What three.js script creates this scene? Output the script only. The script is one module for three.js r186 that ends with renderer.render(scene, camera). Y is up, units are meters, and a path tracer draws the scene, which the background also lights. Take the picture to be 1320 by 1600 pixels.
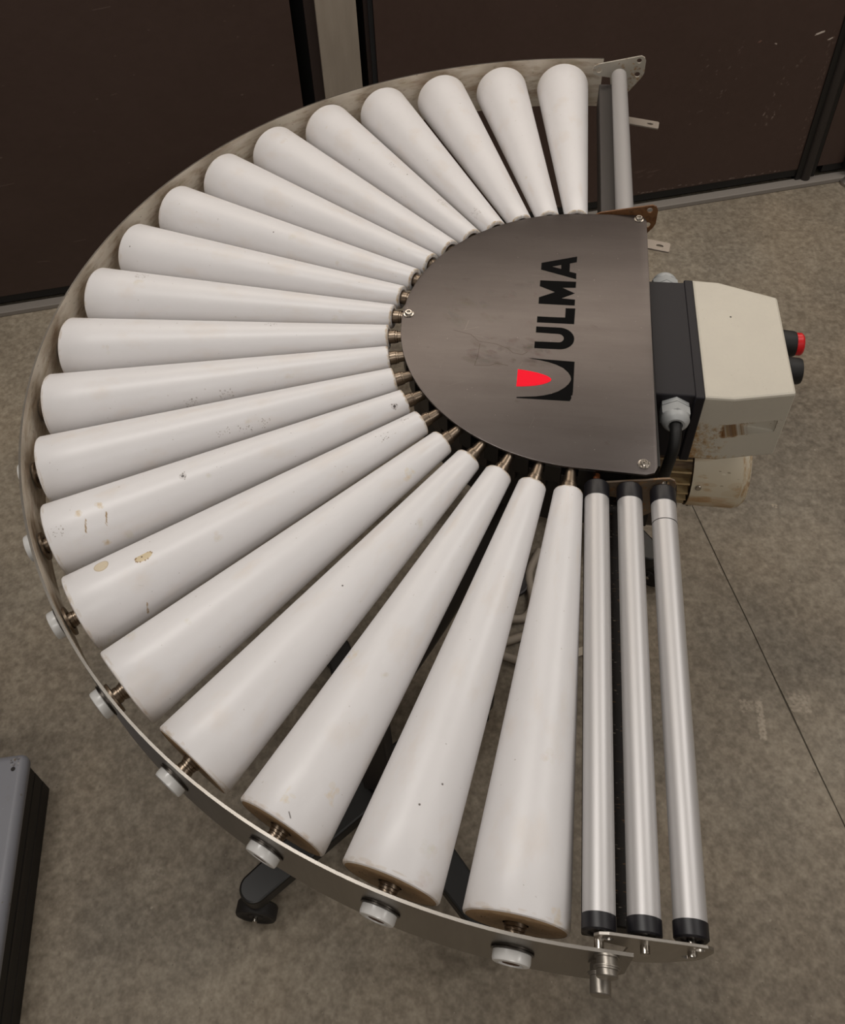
import * as THREE from 'three';
import { RoundedBoxGeometry } from 'three/addons/geometries/RoundedBoxGeometry.js';
import { mergeGeometries, toCreasedNormals as creased } from 'three/addons/utils/BufferGeometryUtils.js';
import { RectAreaLightUniformsLib } from 'three/addons/lights/RectAreaLightUniformsLib.js';
import { Brush, Evaluator, SUBTRACTION } from 'three-bvh-csg';

// ---------------------------------------------------------------- camera, light, exposure
const scene = new THREE.Scene();
const F = 1453.825, W = 1320, HT = 1600;
const camera = new THREE.PerspectiveCamera(2 * Math.atan(HT / 2 / F) * 180 / Math.PI, W / HT, 0.05, 60);
camera.position.set(-0.08696, 1.7399, 0.99471);
camera.rotation.set(-0.838471, 0.21661, -0.092987, 'YXZ');
camera.setViewOffset(W, HT, 63.77, 128.61, W, HT);          // the phone picture is a crop: lens axis off centre
camera.updateProjectionMatrix();

const renderer = new THREE.WebGLRenderer({ antialias: true });
renderer.toneMapping = THREE.LinearToneMapping;
renderer.toneMappingExposure = 1.15;
renderer.shadowMap.enabled = true;
RectAreaLightUniformsLib.init();
scene.background = new THREE.Color(0x000000);

const TH = 18.59 * Math.PI / 180;                           // the back wall stands turned to the conveyor
const ROOM_O = new THREE.Vector3(0, 0, -1.4056);
const toWorld = (X, y, Z) => new THREE.Vector3(X, y, Z).applyAxisAngle(new THREE.Vector3(0, 1, 0), TH).add(ROOM_O);
const CEIL = 3.3;
// ceiling lamps: X, Z in the room's own axes, length along X, width along Z, brightness
const LAMPS = [
  [-1.5, 1.2, 1.5, 0.3, 15],
  [1.5, 1.2, 1.5, 0.3, 15],
  [-1.5, 3.8, 1.5, 0.3, 13],
  [1.5, 3.8, 1.5, 0.3, 13],
];

// ---------------------------------------------------------------- helpers
let seed = 12345;
const rnd = () => { seed = (seed * 1664525 + 1013904223) >>> 0; return seed / 4294967296; };
const rr = (a, b) => a + (b - a) * rnd();
const used = {};
function numbered(n) { const k = used[n] = (used[n] ?? -1) + 1; return k ? n + '_' + String(k).padStart(3, '0') : n; }
function add(o, name, parent) { o.name = numbered(name); o.castShadow = o.receiveShadow = true; (parent ?? scene).add(o); return o; }
function mesh(name, geo, mat, parent) { return add(new THREE.Mesh(geo, mat), name, parent); }
function thing(name, label, category, x = 0, y = 0, z = 0, turn = 0) {
  const g = add(new THREE.Group(), name); g.position.set(x, y, z); g.rotation.y = turn; g.userData = { label, category }; return g;
}
function struct(name, x = 0, y = 0, z = 0, turn = 0) {
  const g = add(new THREE.Group(), name); g.position.set(x, y, z); g.rotation.y = turn; g.userData.kind = 'structure'; return g;
}
const roomStruct = n => struct(n, ROOM_O.x, 0, ROOM_O.z, TH);
function box(sx, sy, sz, x, y, z, r = 0) {
  const g = r ? new RoundedBoxGeometry(sx, sy, sz, 2, r) : new THREE.BoxGeometry(sx, sy, sz);
  g.translate(x, y, z); return g;
}
const toCreasedNormals = (g, a) => { g.scale(1000, 1000, 1000); const q = creased(g, a); return q.scale(0.001, 0.001, 0.001); };   // works in mm: it merges points closer than 1/100 unit
// lathe about +X, profile [x, r]
function latheX(profile, seg = 32, crease = 0.55) {
  const g = new THREE.LatheGeometry(profile.map(([x, r]) => new THREE.Vector2(Math.max(r, 1e-5), x)), seg);
  g.rotateZ(-Math.PI / 2);
  return crease ? toCreasedNormals(g, crease) : g;
}
function cylX(x0, x1, r, seg = 24, b = 0.0008) { return latheX([[x0, 0], [x0, r - b], [x0 + b, r], [x1 - b, r], [x1, r - b], [x1, 0]], seg); }
function toZ(g) { return g.rotateY(-Math.PI / 2); }         // +X -> +Z
function toY(g) { return g.rotateZ(Math.PI / 2); }          // +X -> +Y
function std(color, roughness, metalness = 0, extra = {}) { return new THREE.MeshPhysicalMaterial({ color, roughness, metalness, ...extra }); }

// tileable value noise
function lattice(p, s) { const a = new Float32Array(p * p); let q = s >>> 0; for (let i = 0; i < a.length; i++) { q = (q * 1664525 + 1013904223) >>> 0; a[i] = q / 4294967296; } return a; }
function layer(size, period, s) {
  const l = lattice(period, s), out = new Float32Array(size * size), k = period / size;
  for (let y = 0; y < size; y++) {
    const fy = y * k, y0 = fy | 0, y1 = (y0 + 1) % period; let ty = fy - y0; ty = ty * ty * (3 - 2 * ty);
    for (let x = 0; x < size; x++) {
      const fx = x * k, x0 = fx | 0, x1 = (x0 + 1) % period; let tx = fx - x0; tx = tx * tx * (3 - 2 * tx);
      const a = l[y0 * period + x0], b = l[y0 * period + x1], c = l[y1 * period + x0], d = l[y1 * period + x1];
      out[y * size + x] = (a + (b - a) * tx) * (1 - ty) + (c + (d - c) * tx) * ty;
    }
  }
  return out;
}
function fbm(size, p0, oct, s, gain = 0.55) {
  const out = new Float32Array(size * size); let amp = 1, sum = 0;
  for (let o = 0, p = p0; o < oct && p <= size; o++, p *= 2) {
    const l = layer(size, p, s + o * 77); for (let i = 0; i < out.length; i++) out[i] += amp * (l[i] - 0.5); sum += amp; amp *= gain;
  }
  for (let i = 0; i < out.length; i++) out[i] = out[i] / sum * 2;
  return out;
}
function dataTex(w, h, f, srgb = true) {
  const d = new Uint8Array(w * h * 4);
  for (let i = 0; i < w * h; i++) { const c = f(i % w, (i / w) | 0, i); for (let k = 0; k < 3; k++) d[i * 4 + k] = Math.max(0, Math.min(255, c[k])); d[i * 4 + 3] = 255; }
  const t = new THREE.DataTexture(d, w, h); t.magFilter = THREE.LinearFilter; t.minFilter = THREE.LinearMipmapLinearFilter; t.generateMipmaps = true;
  t.wrapS = t.wrapT = THREE.RepeatWrapping; if (srgb) t.colorSpace = THREE.SRGBColorSpace; t.needsUpdate = true; return t;
}
function canvasTex(w, h, draw, srgb = true) {
  const c = document.createElement('canvas'); c.width = w; c.height = h; draw(c.getContext('2d'), w, h);
  const t = new THREE.CanvasTexture(c); t.wrapS = t.wrapT = THREE.RepeatWrapping; t.anisotropy = 8; if (srgb) t.colorSpace = THREE.SRGBColorSpace; return t;
}
function blot(g, x, y, r, col, a, n = 9, stretch = 1, rot = 0) {   // an irregular patch of stain with a grain of its own
  g.save(); g.translate(x, y); g.rotate(rot); g.scale(stretch, 1);
  for (let i = 0; i < n; i++) {
    const t = rnd() * 6.283, d = r * Math.sqrt(rnd()) * 0.7, s = r * rr(0.15, 0.5);
    g.fillStyle = `rgba(${col[0]},${col[1]},${col[2]},${a * rr(0.4, 1)})`;
    g.beginPath(); g.arc(Math.cos(t) * d, Math.sin(t) * d, s, 0, 6.3); g.fill();
  }
  g.restore();
}
function specks(g, w, h, n, col, a, r0, r1) {
  for (let i = 0; i < n; i++) { g.fillStyle = `rgba(${col[0]},${col[1]},${col[2]},${a * rr(0.3, 1)})`; g.beginPath(); g.ellipse(rnd() * w, rnd() * h, rr(r0, r1), rr(r0, r1), rnd() * 3, 0, 6.3); g.fill(); }
}
// uv from the dominant axis of each face, in metres times k (for boxes, extrusions)
function planarUV(g, k = 1) {
  g = g.index ? g.toNonIndexed() : g; const p = g.attributes.position, uv = new Float32Array(p.count * 2);
  const a = new THREE.Vector3(), b = new THREE.Vector3(), c = new THREE.Vector3(), n = new THREE.Vector3();
  for (let i = 0; i < p.count; i += 3) {
    a.fromBufferAttribute(p, i); b.fromBufferAttribute(p, i + 1); c.fromBufferAttribute(p, i + 2);
    n.copy(b).sub(a).cross(c.clone().sub(a)); const ax = Math.abs(n.x), ay = Math.abs(n.y), az = Math.abs(n.z);
    [a, b, c].forEach((v, j) => {
      const q = ay >= ax && ay >= az ? [v.x, -v.z] : az >= ax ? [v.x, v.y] : [v.z, v.y];
      uv[(i + j) * 2] = q[0] * k; uv[(i + j) * 2 + 1] = q[1] * k;
    });
  }
  g.setAttribute('uv', new THREE.BufferAttribute(uv, 2)); return g;
}
function extrudeY(shapePts, y0, y1, bevel = 0, holes = []) {   // plan outline [x, z] raised from y0 to y1
  const s = new THREE.Shape(shapePts.map(([x, z]) => new THREE.Vector2(x, -z)));
  for (const h of holes) s.holes.push(new THREE.Path(h.map(([x, z]) => new THREE.Vector2(x, -z))));
  const g = new THREE.ExtrudeGeometry(s, { depth: y1 - y0 - 2 * bevel, bevelEnabled: bevel > 0, bevelThickness: bevel, bevelSize: bevel, bevelOffset: -bevel, bevelSegments: 2, curveSegments: 24 });
  g.rotateX(-Math.PI / 2); g.translate(0, y0 + bevel, 0); return g;
}
function tube(pts, r, seg = 40, rad = 10) { return new THREE.TubeGeometry(new THREE.CatmullRomCurve3(pts.map(p => new THREE.Vector3(...p))), seg, r, rad); }

// ---------------------------------------------------------------- materials
const n1 = fbm(1024, 5, 7, 11, 0.6), n2 = fbm(1024, 90, 4, 23, 0.7), n3 = fbm(1024, 9, 6, 37, 0.55);
const FT = 2048, FM = 3.0;                                     // floor texture: 3 m tile
const floorTex = (() => {
  const a = fbm(FT, 4, 9, 101, 0.62), b = fbm(FT, 260, 3, 131, 0.8), c = fbm(FT, 14, 5, 151, 0.5);
  const t = dataTex(FT, FT, (x, y, i) => {
    const v = a[i] * 42 + b[i] * 30 + c[i] * 10, w = c[i] * 3;
    return [133 + v + w, 123 + v, 108 + v * 0.95 - w];
  });
  const d = t.image.data;
  const put = (wx, wz, r, col, al) => {                        // a small patch or grain at a world place
    const px = (wx / FM) * FT, py = (-wz / FM) * FT, R = Math.max(1, r / FM * FT);
    for (let y = -Math.ceil(R); y <= R; y++) for (let x = -Math.ceil(R); x <= R; x++) {
      if (x * x + y * y > R * R * rr(0.5, 1)) continue;
      const i = ((((py + y) | 0) % FT + FT) % FT * FT + (((px + x) | 0) % FT + FT) % FT) * 4;
      for (let k = 0; k < 3; k++) d[i + k] += (col[k] - d[i + k]) * al;
    }
  };
  for (let i = 0; i < 5200; i++) put(rr(0, 3), rr(0, 3), rr(0.0005, 0.0016), rnd() < 0.62 ? [172, 162, 146] : [64, 57, 50], rr(0.25, 0.85));
  for (let i = 0; i < 60; i++) put(rr(0, 3), rr(0, 3), rr(0.001, 0.0028), [176, 168, 152], rr(0.4, 0.9));
  for (let i = 0; i < 130; i++) { const x = rr(0, 3), z = rr(0, 3), l = rr(0.01, 0.06), an = rnd() * 6.3, tn = rnd() < 0.7; for (let s = 0; s < l; s += 0.001) put(x + Math.cos(an) * s, z + Math.sin(an) * s, 0.0007, tn ? [140, 130, 118] : [70, 63, 56], 0.3); }
  // plaster dabs and splashes beside the joint
  for (let i = 0; i < 260; i++) put(0.412 + rr(-0.006, 0.006), rr(0.1, 0.178), rr(0.0008, 0.0035), [182, 170, 154], 0.26);
  for (let i = 0; i < 300; i++) put(0.489 + rr(-0.019, 0.019), 0.096 + rr(-0.018, 0.018), rr(0.001, 0.004), [182, 170, 154], 0.18);
  for (let i = 0; i < 60; i++) put(0.388 + rr(-0.013, 0.013), 0.114 + rr(-0.012, 0.012), rr(0.001, 0.004), [178, 166, 150], 0.25);
  for (let i = 0; i < 16; i++) put(0.501 + rr(-0.005, 0.005), -0.386 + rr(-0.004, 0.004), 0.0025, [170, 158, 140], 0.5);
  for (let i = 0; i < 70; i++) { const s = rnd(); put(0.352 + s * 0.018, -0.245 + s * 0.06, rr(0.0006, 0.0018), [165, 155, 142], 0.6); }
  for (let i = 0; i < 90; i++) put(-0.68 + rr(-0.02, 0.02), 0.565 + rr(-0.02, 0.02), rr(0.0006, 0.003), [160, 150, 136], 0.22);
  put(-0.927, -0.135, 0.004, [80, 74, 66], 0.6);
  return t;
})();
const floorMat = std(0xffffff, 0.62, 0, { map: floorTex, bumpMap: dataTex(1024, 1024, (x, y, i) => { const v = 128 + n2[i] * 70 + n3[i] * 40; return [v, v, v]; }, false), bumpScale: 0.0012 });
const stainlessTex = dataTex(1024, 1024, (x, y, i) => { const v = n1[i] * 9 + n2[((y >> 3) * 1024 + x) % n2.length] * 9; const w = n3[i] > 0.2 ? (n3[i] - 0.2) * 30 : 0; return [178 + v - w, 173 + v - w * 1.25, 166 + v - w * 1.6]; });
const streak = dataTex(512, 512, (() => { const row = Array.from({ length: 512 }, () => rnd()); const o = layer(512, 64, 5); return (x, y, i) => { const v = 128 + (row[y] - 0.5) * 120 + (o[i] - 0.5) * 40; return [v, v, v]; }; })(), false);
const plateTex = (() => {                                      // cover plate print: worn stainless with smears, scratches and grease spots
  return canvasTex(1024, 1536, (g, w, h) => {
    const im = g.createImageData(w, h);
    for (let y = 0; y < h; y++) for (let x = 0; x < w; x++) {
      const i = (y & 1023) * 1024 + (x & 1023), s = n2[(y >> 2 & 1023) * 1024 + ((x >> 5) & 1023)] * 5 + n1[i] * 5; const o = (y * w + x) * 4;
      im.data[o] = 103 + s; im.data[o + 1] = 97 + s; im.data[o + 2] = 95 + s; im.data[o + 3] = 255;
    }
    g.putImageData(im, 0, 0);
    const P = (x, z) => [(x + 0.28) / 0.4 * w, (z + 0.3) / 0.6 * h];
    for (let i = 0; i < 26; i++) { const [x, y] = P(rr(-0.16, -0.05), rr(0.03, 0.085)); blot(g, x, y, rr(8, 26), [70, 62, 58], 0.09, 14, rr(1, 2.4), rr(-0.3, 0.6)); }
    for (let i = 0; i < 16; i++) { const [x, y] = P(rr(-0.2, -0.07), rr(-0.09, 0.0)); blot(g, x, y, rr(8, 30), [80, 73, 68], 0.06, 12, rr(1, 2), rnd()); }
    for (let i = 0; i < 14; i++) { const [x, y] = P(rr(-0.22, 0.05), rr(-0.2, 0.22)); blot(g, x, y, rr(4, 16), [76, 69, 64], 0.09, 10, rr(1, 2), rnd()); }
    // the dried rim of a puddle beside the emblem
    g.strokeStyle = 'rgba(62,55,50,0.55)'; g.lineWidth = 2.2; g.lineJoin = 'round';
    const rim = [[-0.185, 0.02], [-0.16, 0.028], [-0.148, 0.04], [-0.125, 0.043], [-0.107, 0.052], [-0.1, 0.06], [-0.086, 0.062], [-0.08, 0.055]].map(p => P(...p));
    g.beginPath(); rim.forEach(([x, y], i) => i ? g.lineTo(x + rr(-2, 2), y + rr(-2, 2)) : g.moveTo(x, y)); g.stroke();
    g.beginPath(); [[-0.146, 0.045], [-0.147, 0.07], [-0.15, 0.088], [-0.13, 0.087], [-0.12, 0.082], [-0.105, 0.085]].map(p => P(...p)).forEach(([x, y], i) => i ? g.lineTo(x, y) : g.moveTo(x, y)); g.stroke();
    for (let i = 0; i < 46; i++) { const [x, y] = P(rr(-0.25, 0.08), rr(-0.25, 0.25)); g.strokeStyle = `rgba(${rnd() < 0.6 ? '178,170,162' : '88,80,74'},${rr(0.1, 0.3)})`; g.lineWidth = rr(0.6, 1.4); const an = rr(-0.5, 0.5) + (rnd() < 0.3 ? 1.5 : 0), l = rr(8, 70); g.beginPath(); g.moveTo(x, y); g.lineTo(x + Math.cos(an) * l, y + Math.sin(an) * l); g.stroke(); }
    specks(g, w, h, 90, [215, 208, 200], 0.7, 0.6, 1.7); specks(g, w, h, 60, [70, 62, 58], 0.5, 0.6, 2);
  });
})();
const M = {
  steel: std(0xffffff, 0.36, 1, { map: stainlessTex, bumpMap: streak, bumpScale: 0.00004 }),
  brightSteel: std(0xb9b3ab, 0.26, 1),
  boltSteel: std(0x9a948c, 0.4, 0.9),
  agedSteel: std(0x8d7f70, 0.36, 1),
  darkSteel: std(0x2a2725, 0.5, 0.4),
  black: std(0x16151a, 0.42),
  blackSoft: std(0x121110, 0.6),
  hub: std(0x14110f, 0.55, 0.2),
  alu: std(0xcac8c8, 0.48, 0.6),
  greyPlastic: std(0x9d9a99, 0.38),
  whiteCap: std(0xd9d8d6, 0.3, 0, { clearcoat: 0.3, clearcoatRoughness: 0.2 }),
  red: std(0xc9161c, 0.35),
  gland: std(0xa9abab, 0.45),
  driveBlack: std(0x1b191e, 0.5, 0, { specularIntensity: 0.6 }),
  print: std(0x050505, 0.7, 0, { specularIntensity: 0.15 }),
  printRed: std(0xff102e, 0.6, 0, { specularIntensity: 0.3 }),
  copper: std(0x8a5130, 0.5, 0.6),
};

// ---------------------------------------------------------------- the room
const floor = struct('floor');
{
  const d = [0.208, 0.673], L = Math.hypot(...d), u = [d[0] / L, d[1] / L], n = [-u[1], u[0]], p = [0.448, 0.047];
  const at = (s, t) => [p[0] + u[0] * s + n[0] * t, p[1] + u[1] * s + n[1] * t];
  const uvm = g => { const q = g.attributes.position, uv = g.attributes.uv; for (let i = 0; i < q.count; i++) uv.setXY(i, q.getX(i) / FM, -q.getZ(i) / FM); return g; };
  const jag = (t, k) => Array.from({ length: 160 }, (_, i) => at(-5 + i / 159 * 11, t + rr(-k, k)));
  // t < 0 lies to the right of the joint
  const left = [...jag(0.0011, 0.0006), at(6, 5), at(-5, 5)], right = [...jag(-0.0011, 0.0006).reverse(), at(-5, -5), at(6, -5)];
  mesh('slab', uvm(extrudeY(left, -0.12, 0, 0.0008)), floorMat, floor);
  mesh('slab', uvm(extrudeY(right, -0.12, 0, 0.0008)), floorMat, floor);
  mesh('joint_filler', extrudeY([at(-5, -0.01), at(6, -0.01), at(6, 0.01), at(-5, 0.01)], -0.05, -0.0018), std(0x4a433b, 0.9), floor);
}
const plaster = std(0x8f8981, 0.8, 0, { bumpMap: floorMat.bumpMap, bumpScale: 0.001 });
const wallBack = roomStruct('wall_back');
const panelTex = canvasTex(1024, 1536, (g, w, h) => {          // panel 2: 1.29 x 1.95 m, scuffs and paint chips
  const im = g.createImageData(w, h);
  for (let i = 0; i < w * h; i++) { const k = ((i / w | 0) & 1023) * 1024 + (i % w & 1023), v = n1[k] * 4 + n2[k] * 3; im.data.set([68 + v, 51 + v, 45 + v, 255], i * 4); }
  g.putImageData(im, 0, 0);
  const P = (X, y) => [(X + 0.525) / 1.29 * w, h - (y - 0.052) / 1.95 * h];
  const scuff = (X, y, l, an, c, a, lw) => { const [x, yy] = P(X, y); for (let k = 0; k < 5; k++) { g.strokeStyle = `rgba(${c},${a * rr(0.4, 1)})`; g.lineWidth = lw * rr(0.4, 1); g.beginPath(); g.moveTo(x + rr(-3, 3), yy + rr(-2, 2)); g.lineTo(x + Math.cos(an) * l * rr(0.5, 1), yy - Math.sin(an) * l * rr(0.5, 1)); g.stroke(); } };
  scuff(0.695, 0.488, 26, 0.25, '205,195,185', 0.9, 4); scuff(0.738, 0.468, 10, 0.4, '190,180,170', 0.8, 3); scuff(0.58, 0.478, 3, 0.4, '200,190,180', 0.9, 3); scuff(0.53, 0.492, 8, 0.2, '120,90,80', 0.5, 4);
  for (let i = 0; i < 34; i++) { const s = rnd(); scuff(0.655 - s * 0.05 + rr(-0.03, 0.03), 0.44 - s * 0.23, rr(2, 9), 1.3 + rr(-0.3, 0.3), rnd() < 0.3 ? '168,154,146' : '112,98,92', rr(0.2, 0.6), 1.6); }
  for (let i = 0; i < 30; i++) scuff(rr(0.36, 0.5), rr(0.24, 0.5), rr(2, 8), rr(0.2, 1), '116,104,98', rr(0.15, 0.5), 2);
  for (let i = 0; i < 9; i++) scuff(0.22 + rr(0, 0.07), 0.12 + rr(-0.012, 0.02), rr(10, 30), 0.2, '98,80,72', 0.4, 1.5);
  for (let i = 0; i < 60; i++) scuff(rr(-0.2, 0.74), 0.056 + rnd() * rnd() * 0.01, rr(2, 9), 0, '150,138,130', rr(0.2, 0.6), 1.5);
  for (let i = 0; i < 60; i++) scuff(0.74 + rr(0, 0.02), rr(0.1, 0.5), rr(2, 8), 1.5, '128,112,104', rr(0.1, 0.5), 1.5);
  specks(g, w, h, 260, [120, 104, 96], 0.5, 0.5, 1.5);
});
const panelTexB = canvasTex(1024, 1536, (g, w, h) => {
  const im = g.createImageData(w, h);
  for (let i = 0; i < w * h; i++) { const k = ((i / w | 0) & 1023) * 1024 + (i % w & 1023), v = n1[k] * 4 + n2[k] * 3; im.data.set([67 + v, 51 + v, 45 + v, 255], i * 4); }
  g.putImageData(im, 0, 0); specks(g, w, h, 130, [130, 118, 110], 0.6, 0.5, 1.8);
  for (let i = 0; i < 10; i++) { const x = rnd() * w, y = rr(0.5, 1) * h; g.strokeStyle = 'rgba(120,106,98,0.5)'; g.lineWidth = 1.4; g.beginPath(); g.moveTo(x, y); g.lineTo(x + rr(6, 26), y + rr(-3, 3)); g.stroke(); }
});
{
  const panel = (x0, x1, tex) => { const g = box(x1 - x0, 1.95, 0.04, (x0 + x1) / 2, 0.052 + 0.975, -0.05, 0); return mesh('panel', g, std(0xffffff, 0.5, 0, { map: tex, bumpMap: floorMat.bumpMap, bumpScale: 0.0002 }), wallBack); };
  panel(-2.9, -0.728, panelTexB); panel(-0.525, 0.765, panelTex); panel(0.83, 2.4, panelTexB);
  const rubber = std(0x0f0e0e, 0.6), dk = std(0x2e2320, 0.5), bl = std(0x1b1c1f, 0.45), post = std(0xd6cdc2, 0.6, 0, { map: stainlessTex });
  mesh('seal_strip', box(0.026, 1.98, 0.02, -0.6815, 1.01, -0.042), dk, wallBack);
  mesh('seal_strip', box(0.012, 1.98, 0.014, -0.542, 1.01, -0.05), dk, wallBack);
  mesh('seal_strip', box(0.012, 1.98, 0.016, -0.532, 1.01, -0.042), bl, wallBack);
  const sp = mesh('steel_post', planarUV(box(0.1, 1.998, 0.06, -0.618, 1.0, -0.05, 0.002), 0.7), post, wallBack); sp.userData.label = 'plain grey steel post';
  mesh('post_screw', toZ(cylX(0, 0.003, 0.005)).translate(-0.645, 0.5, -0.02), M.brightSteel, wallBack);
  // bottom rubber strips and the metal sill
  mesh('bottom_seal', box(2.17, 0.03, 0.02, -1.815, 0.042, -0.042), rubber, wallBack);
  mesh('bottom_seal', box(1.29, 0.03, 0.02, 0.12, 0.042, -0.042), rubber, wallBack);
  mesh('bottom_seal', box(1.5, 0.03, 0.02, 1.6, 0.042, -0.042), rubber, wallBack);
  mesh('sill', box(5.6, 0.016, 0.034, -0.2, 0.008, -0.018, 0.003), std(0x86807a, 0.6), wallBack);
  mesh('backing', box(6.6, CEIL, 0.12, 0, CEIL / 2, -0.18), std(0x0b0a09, 0.9), wallBack);
  mesh('header', box(6.6, CEIL - 2.0, 0.1, 0, (CEIL + 2.0) / 2, -0.05), std(0x5a544e, 0.8), wallBack);
  // right: dark door stile between panels with a round bar, and a bolt bar with a bright foot
  mesh('door_stile', box(0.024, 1.98, 0.03, 0.777, 1.0, -0.04, 0.002), std(0x151312, 0.5), wallBack);
  mesh('door_stile', box(0.03, 1.98, 0.03, 0.815, 1.0, -0.045, 0.002), std(0x151312, 0.5), wallBack);
  mesh('round_bar', toY(cylX(0.002, 1.98, 0.014, 20)).translate(0.797, 0, -0.026), std(0x36312f, 0.45, 0.3), wallBack);
  mesh('bolt_bar', box(0.03, 0.36, 0.024, 0.928, 0.215, -0.018, 0.003), std(0x121110, 0.5), wallBack);
  mesh('bolt_foot', latheX([[0, 0], [0, 0.03], [0.008, 0.03], [0.016, 0.018], [0.03, 0.014], [0.03, 0]], 24).rotateZ(Math.PI / 2).translate(0.93, 0.001, 0.012), std(0x9a948e, 0.35, 0.8), wallBack);
}
for (const [n, g] of [['wall_left', box(0.15, CEIL, 5.6, -3.2, CEIL / 2, 2.5)], ['wall_right', box(0.15, CEIL, 5.6, 3.2, CEIL / 2, 2.5)], ['wall_front', box(6.6, CEIL, 0.15, 0, CEIL / 2, 5.2)], ['ceiling', box(6.6, 0.15, 5.7, 0, CEIL + 0.075, 2.5)]]) {
  const o = mesh(n, g, n === 'ceiling' ? std(0xb5b0a8, 0.85) : plaster); o.position.copy(ROOM_O); o.rotation.y = TH; o.userData.kind = 'structure';
}
LAMPS.forEach(([X, Z, w, d, I], i) => {
  const c = toWorld(X, CEIL, Z);
  const t = thing('ceiling_lamp', ['flat ceiling lamp over the wall side, left of the conveyor', 'flat ceiling lamp over the wall side, right of the conveyor', 'flat ceiling lamp behind the camera on the left', 'flat ceiling lamp behind the camera on the right'][i], 'ceiling lamp', c.x, c.y, c.z, TH);
  mesh('housing', box(w + 0.04, 0.05, d + 0.04, 0, -0.025, 0, 0.006), std(0xc8c8c8, 0.5), t);
  mesh('diffuser', box(w, 0.006, d, 0, -0.053, 0), std(0xffffff, 0.6, 0, { emissive: 0xfffaf4, emissiveIntensity: 1.2 }), t);
  const l = new THREE.RectAreaLight(0xfffaf4, I, w, d); l.position.set(0, -0.06, 0); l.rotation.x = -Math.PI / 2; l.castShadow = true; t.add(l);
});

{ // a long strip lamp on the wall above the doors, tilted out over the floor
  const c = toWorld(0, 2.12, 0.05), t = thing('wall_lamp', 'long strip lamp fixed to the wall above the brown doors', 'wall lamp', c.x, c.y, c.z, TH);
  mesh('housing', box(3.0, 0.1, 0.08, 0, 0, 0, 0.008), std(0xb8b8b6, 0.5), t);
  const e = new THREE.Group(); e.name = 'lamp_head'; e.position.set(0, -0.05, 0.03); e.rotation.x = 0.75; t.add(e);
  mesh('diffuser', box(2.9, 0.09, 0.006, 0, 0, 0.02), std(0xffffff, 0.6, 0, { emissive: 0xfff2e2, emissiveIntensity: 1.6 }), e);
  const l = new THREE.RectAreaLight(0xfff2e2, 12.5, 2.9, 0.09); l.position.set(0, 0, 0.03); l.rotation.y = Math.PI; l.castShadow = true; e.add(l);
}
// ---------------------------------------------------------------- the conveyor
const TOP = 0.85;
const conveyor = thing('roller_conveyor', 'curved half-round roller conveyor with white tapered rollers and a steel cover plate', 'conveyor');

// --- tapered rollers
const R0 = 0.2765, R1 = 0.76, Y0 = TOP - 0.00932, Y1 = TOP - 0.04956, r0 = 0.01749, r1 = 0.04947, RG = 0.7796;
const RL = Math.hypot(R1 - R0, Y1 - Y0);
function frustum() {
  const prof = [[0.006, 0.0105], [0.001, 0.0112], [0, 0.0122], [0, r0 - 0.002], [0.0006, r0 - 0.0007], [0.002, r0]];
  for (let k = 1; k <= 10; k++) prof.push([0.002 + (RL - 0.005) * k / 10, r0 + (r1 - r0) * k / 10]);
  prof.push([RL - 0.001, r1 - 0.0009], [RL, r1 - 0.003]);
  const S = 96, pos = [], uv = [], idx = [];
  prof.forEach(([x, r]) => { for (let j = 0; j <= S; j++) { const a = j / S * 2 * Math.PI; pos.push(x, r * Math.cos(a), r * Math.sin(a)); uv.push(j / S, x / RL); } });
  for (let i = 0; i < prof.length - 1; i++) for (let j = 0; j < S; j++) { const a = i * (S + 1) + j, b = a + S + 1; idx.push(a, a + 1, b, b, a + 1, b + 1); }
  const g = new THREE.BufferGeometry(); g.setAttribute('position', new THREE.Float32BufferAttribute(pos, 3)); g.setAttribute('uv', new THREE.Float32BufferAttribute(uv, 2)); g.setIndex(idx);
  return toCreasedNormals(g, 0.7);
}
// stains seen on single rollers: roller, place along it (0 hub .. 1 rim), angle from the top in degrees, kind
const STAINS = [[13, 0.632, -14, 'chip'], [13, 0.907, -13, 'ring'], [13, 0.9, -36, 'drip'], [13, 0.852, -12, 'ring'], [13, 0.846, -36, 'drip'], [13, 0.965, -29, 'dots'], [13, 0.869, -72, 'ring'],
  [14, 0.9, 18, 'blob'], [14, 0.802, -5, 'crust'], [14, 0.853, -82, 'drip'], [12, 0.497, -58, 'dots'], [12, 0.436, -66, 'dots'], [12, 0.38, -64, 'dots'], [13, 0.04, -42, 'chip'], [14, 0.122, -12, 'dots'], [14, 0.05, 0, 'dots'],
  [3, 0.091, -46, 'smudge'], [4, 0.482, -2, 'smudge'], [4, 0.193, 15, 'smudge'], [4, 0.4, 4, 'dot'], [11, 0.576, -80, 'smudge'], [11, 0.475, -74, 'smudge'], [7, 0.523, -25, 'dot'], [15, 0.147, -45, 'yellow'],
  [17, 0.95, -3, 'yellow'], [17, 0.9, -50, 'yellow'], [17, 0.627, 40, 'yellow'], [18, 0.802, -29, 'dot'], [18, 0.858, -10, 'dot'], [19, 0.985, -43, 'yellow'], [8, 0.957, -37, 'dot'], [17, 0.985, -21, 'dash'], [9, 0.83, 14, 'smudge'], [16, 0.5, -10, 'dot'], [10, 0.35, 20, 'dots']];
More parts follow.
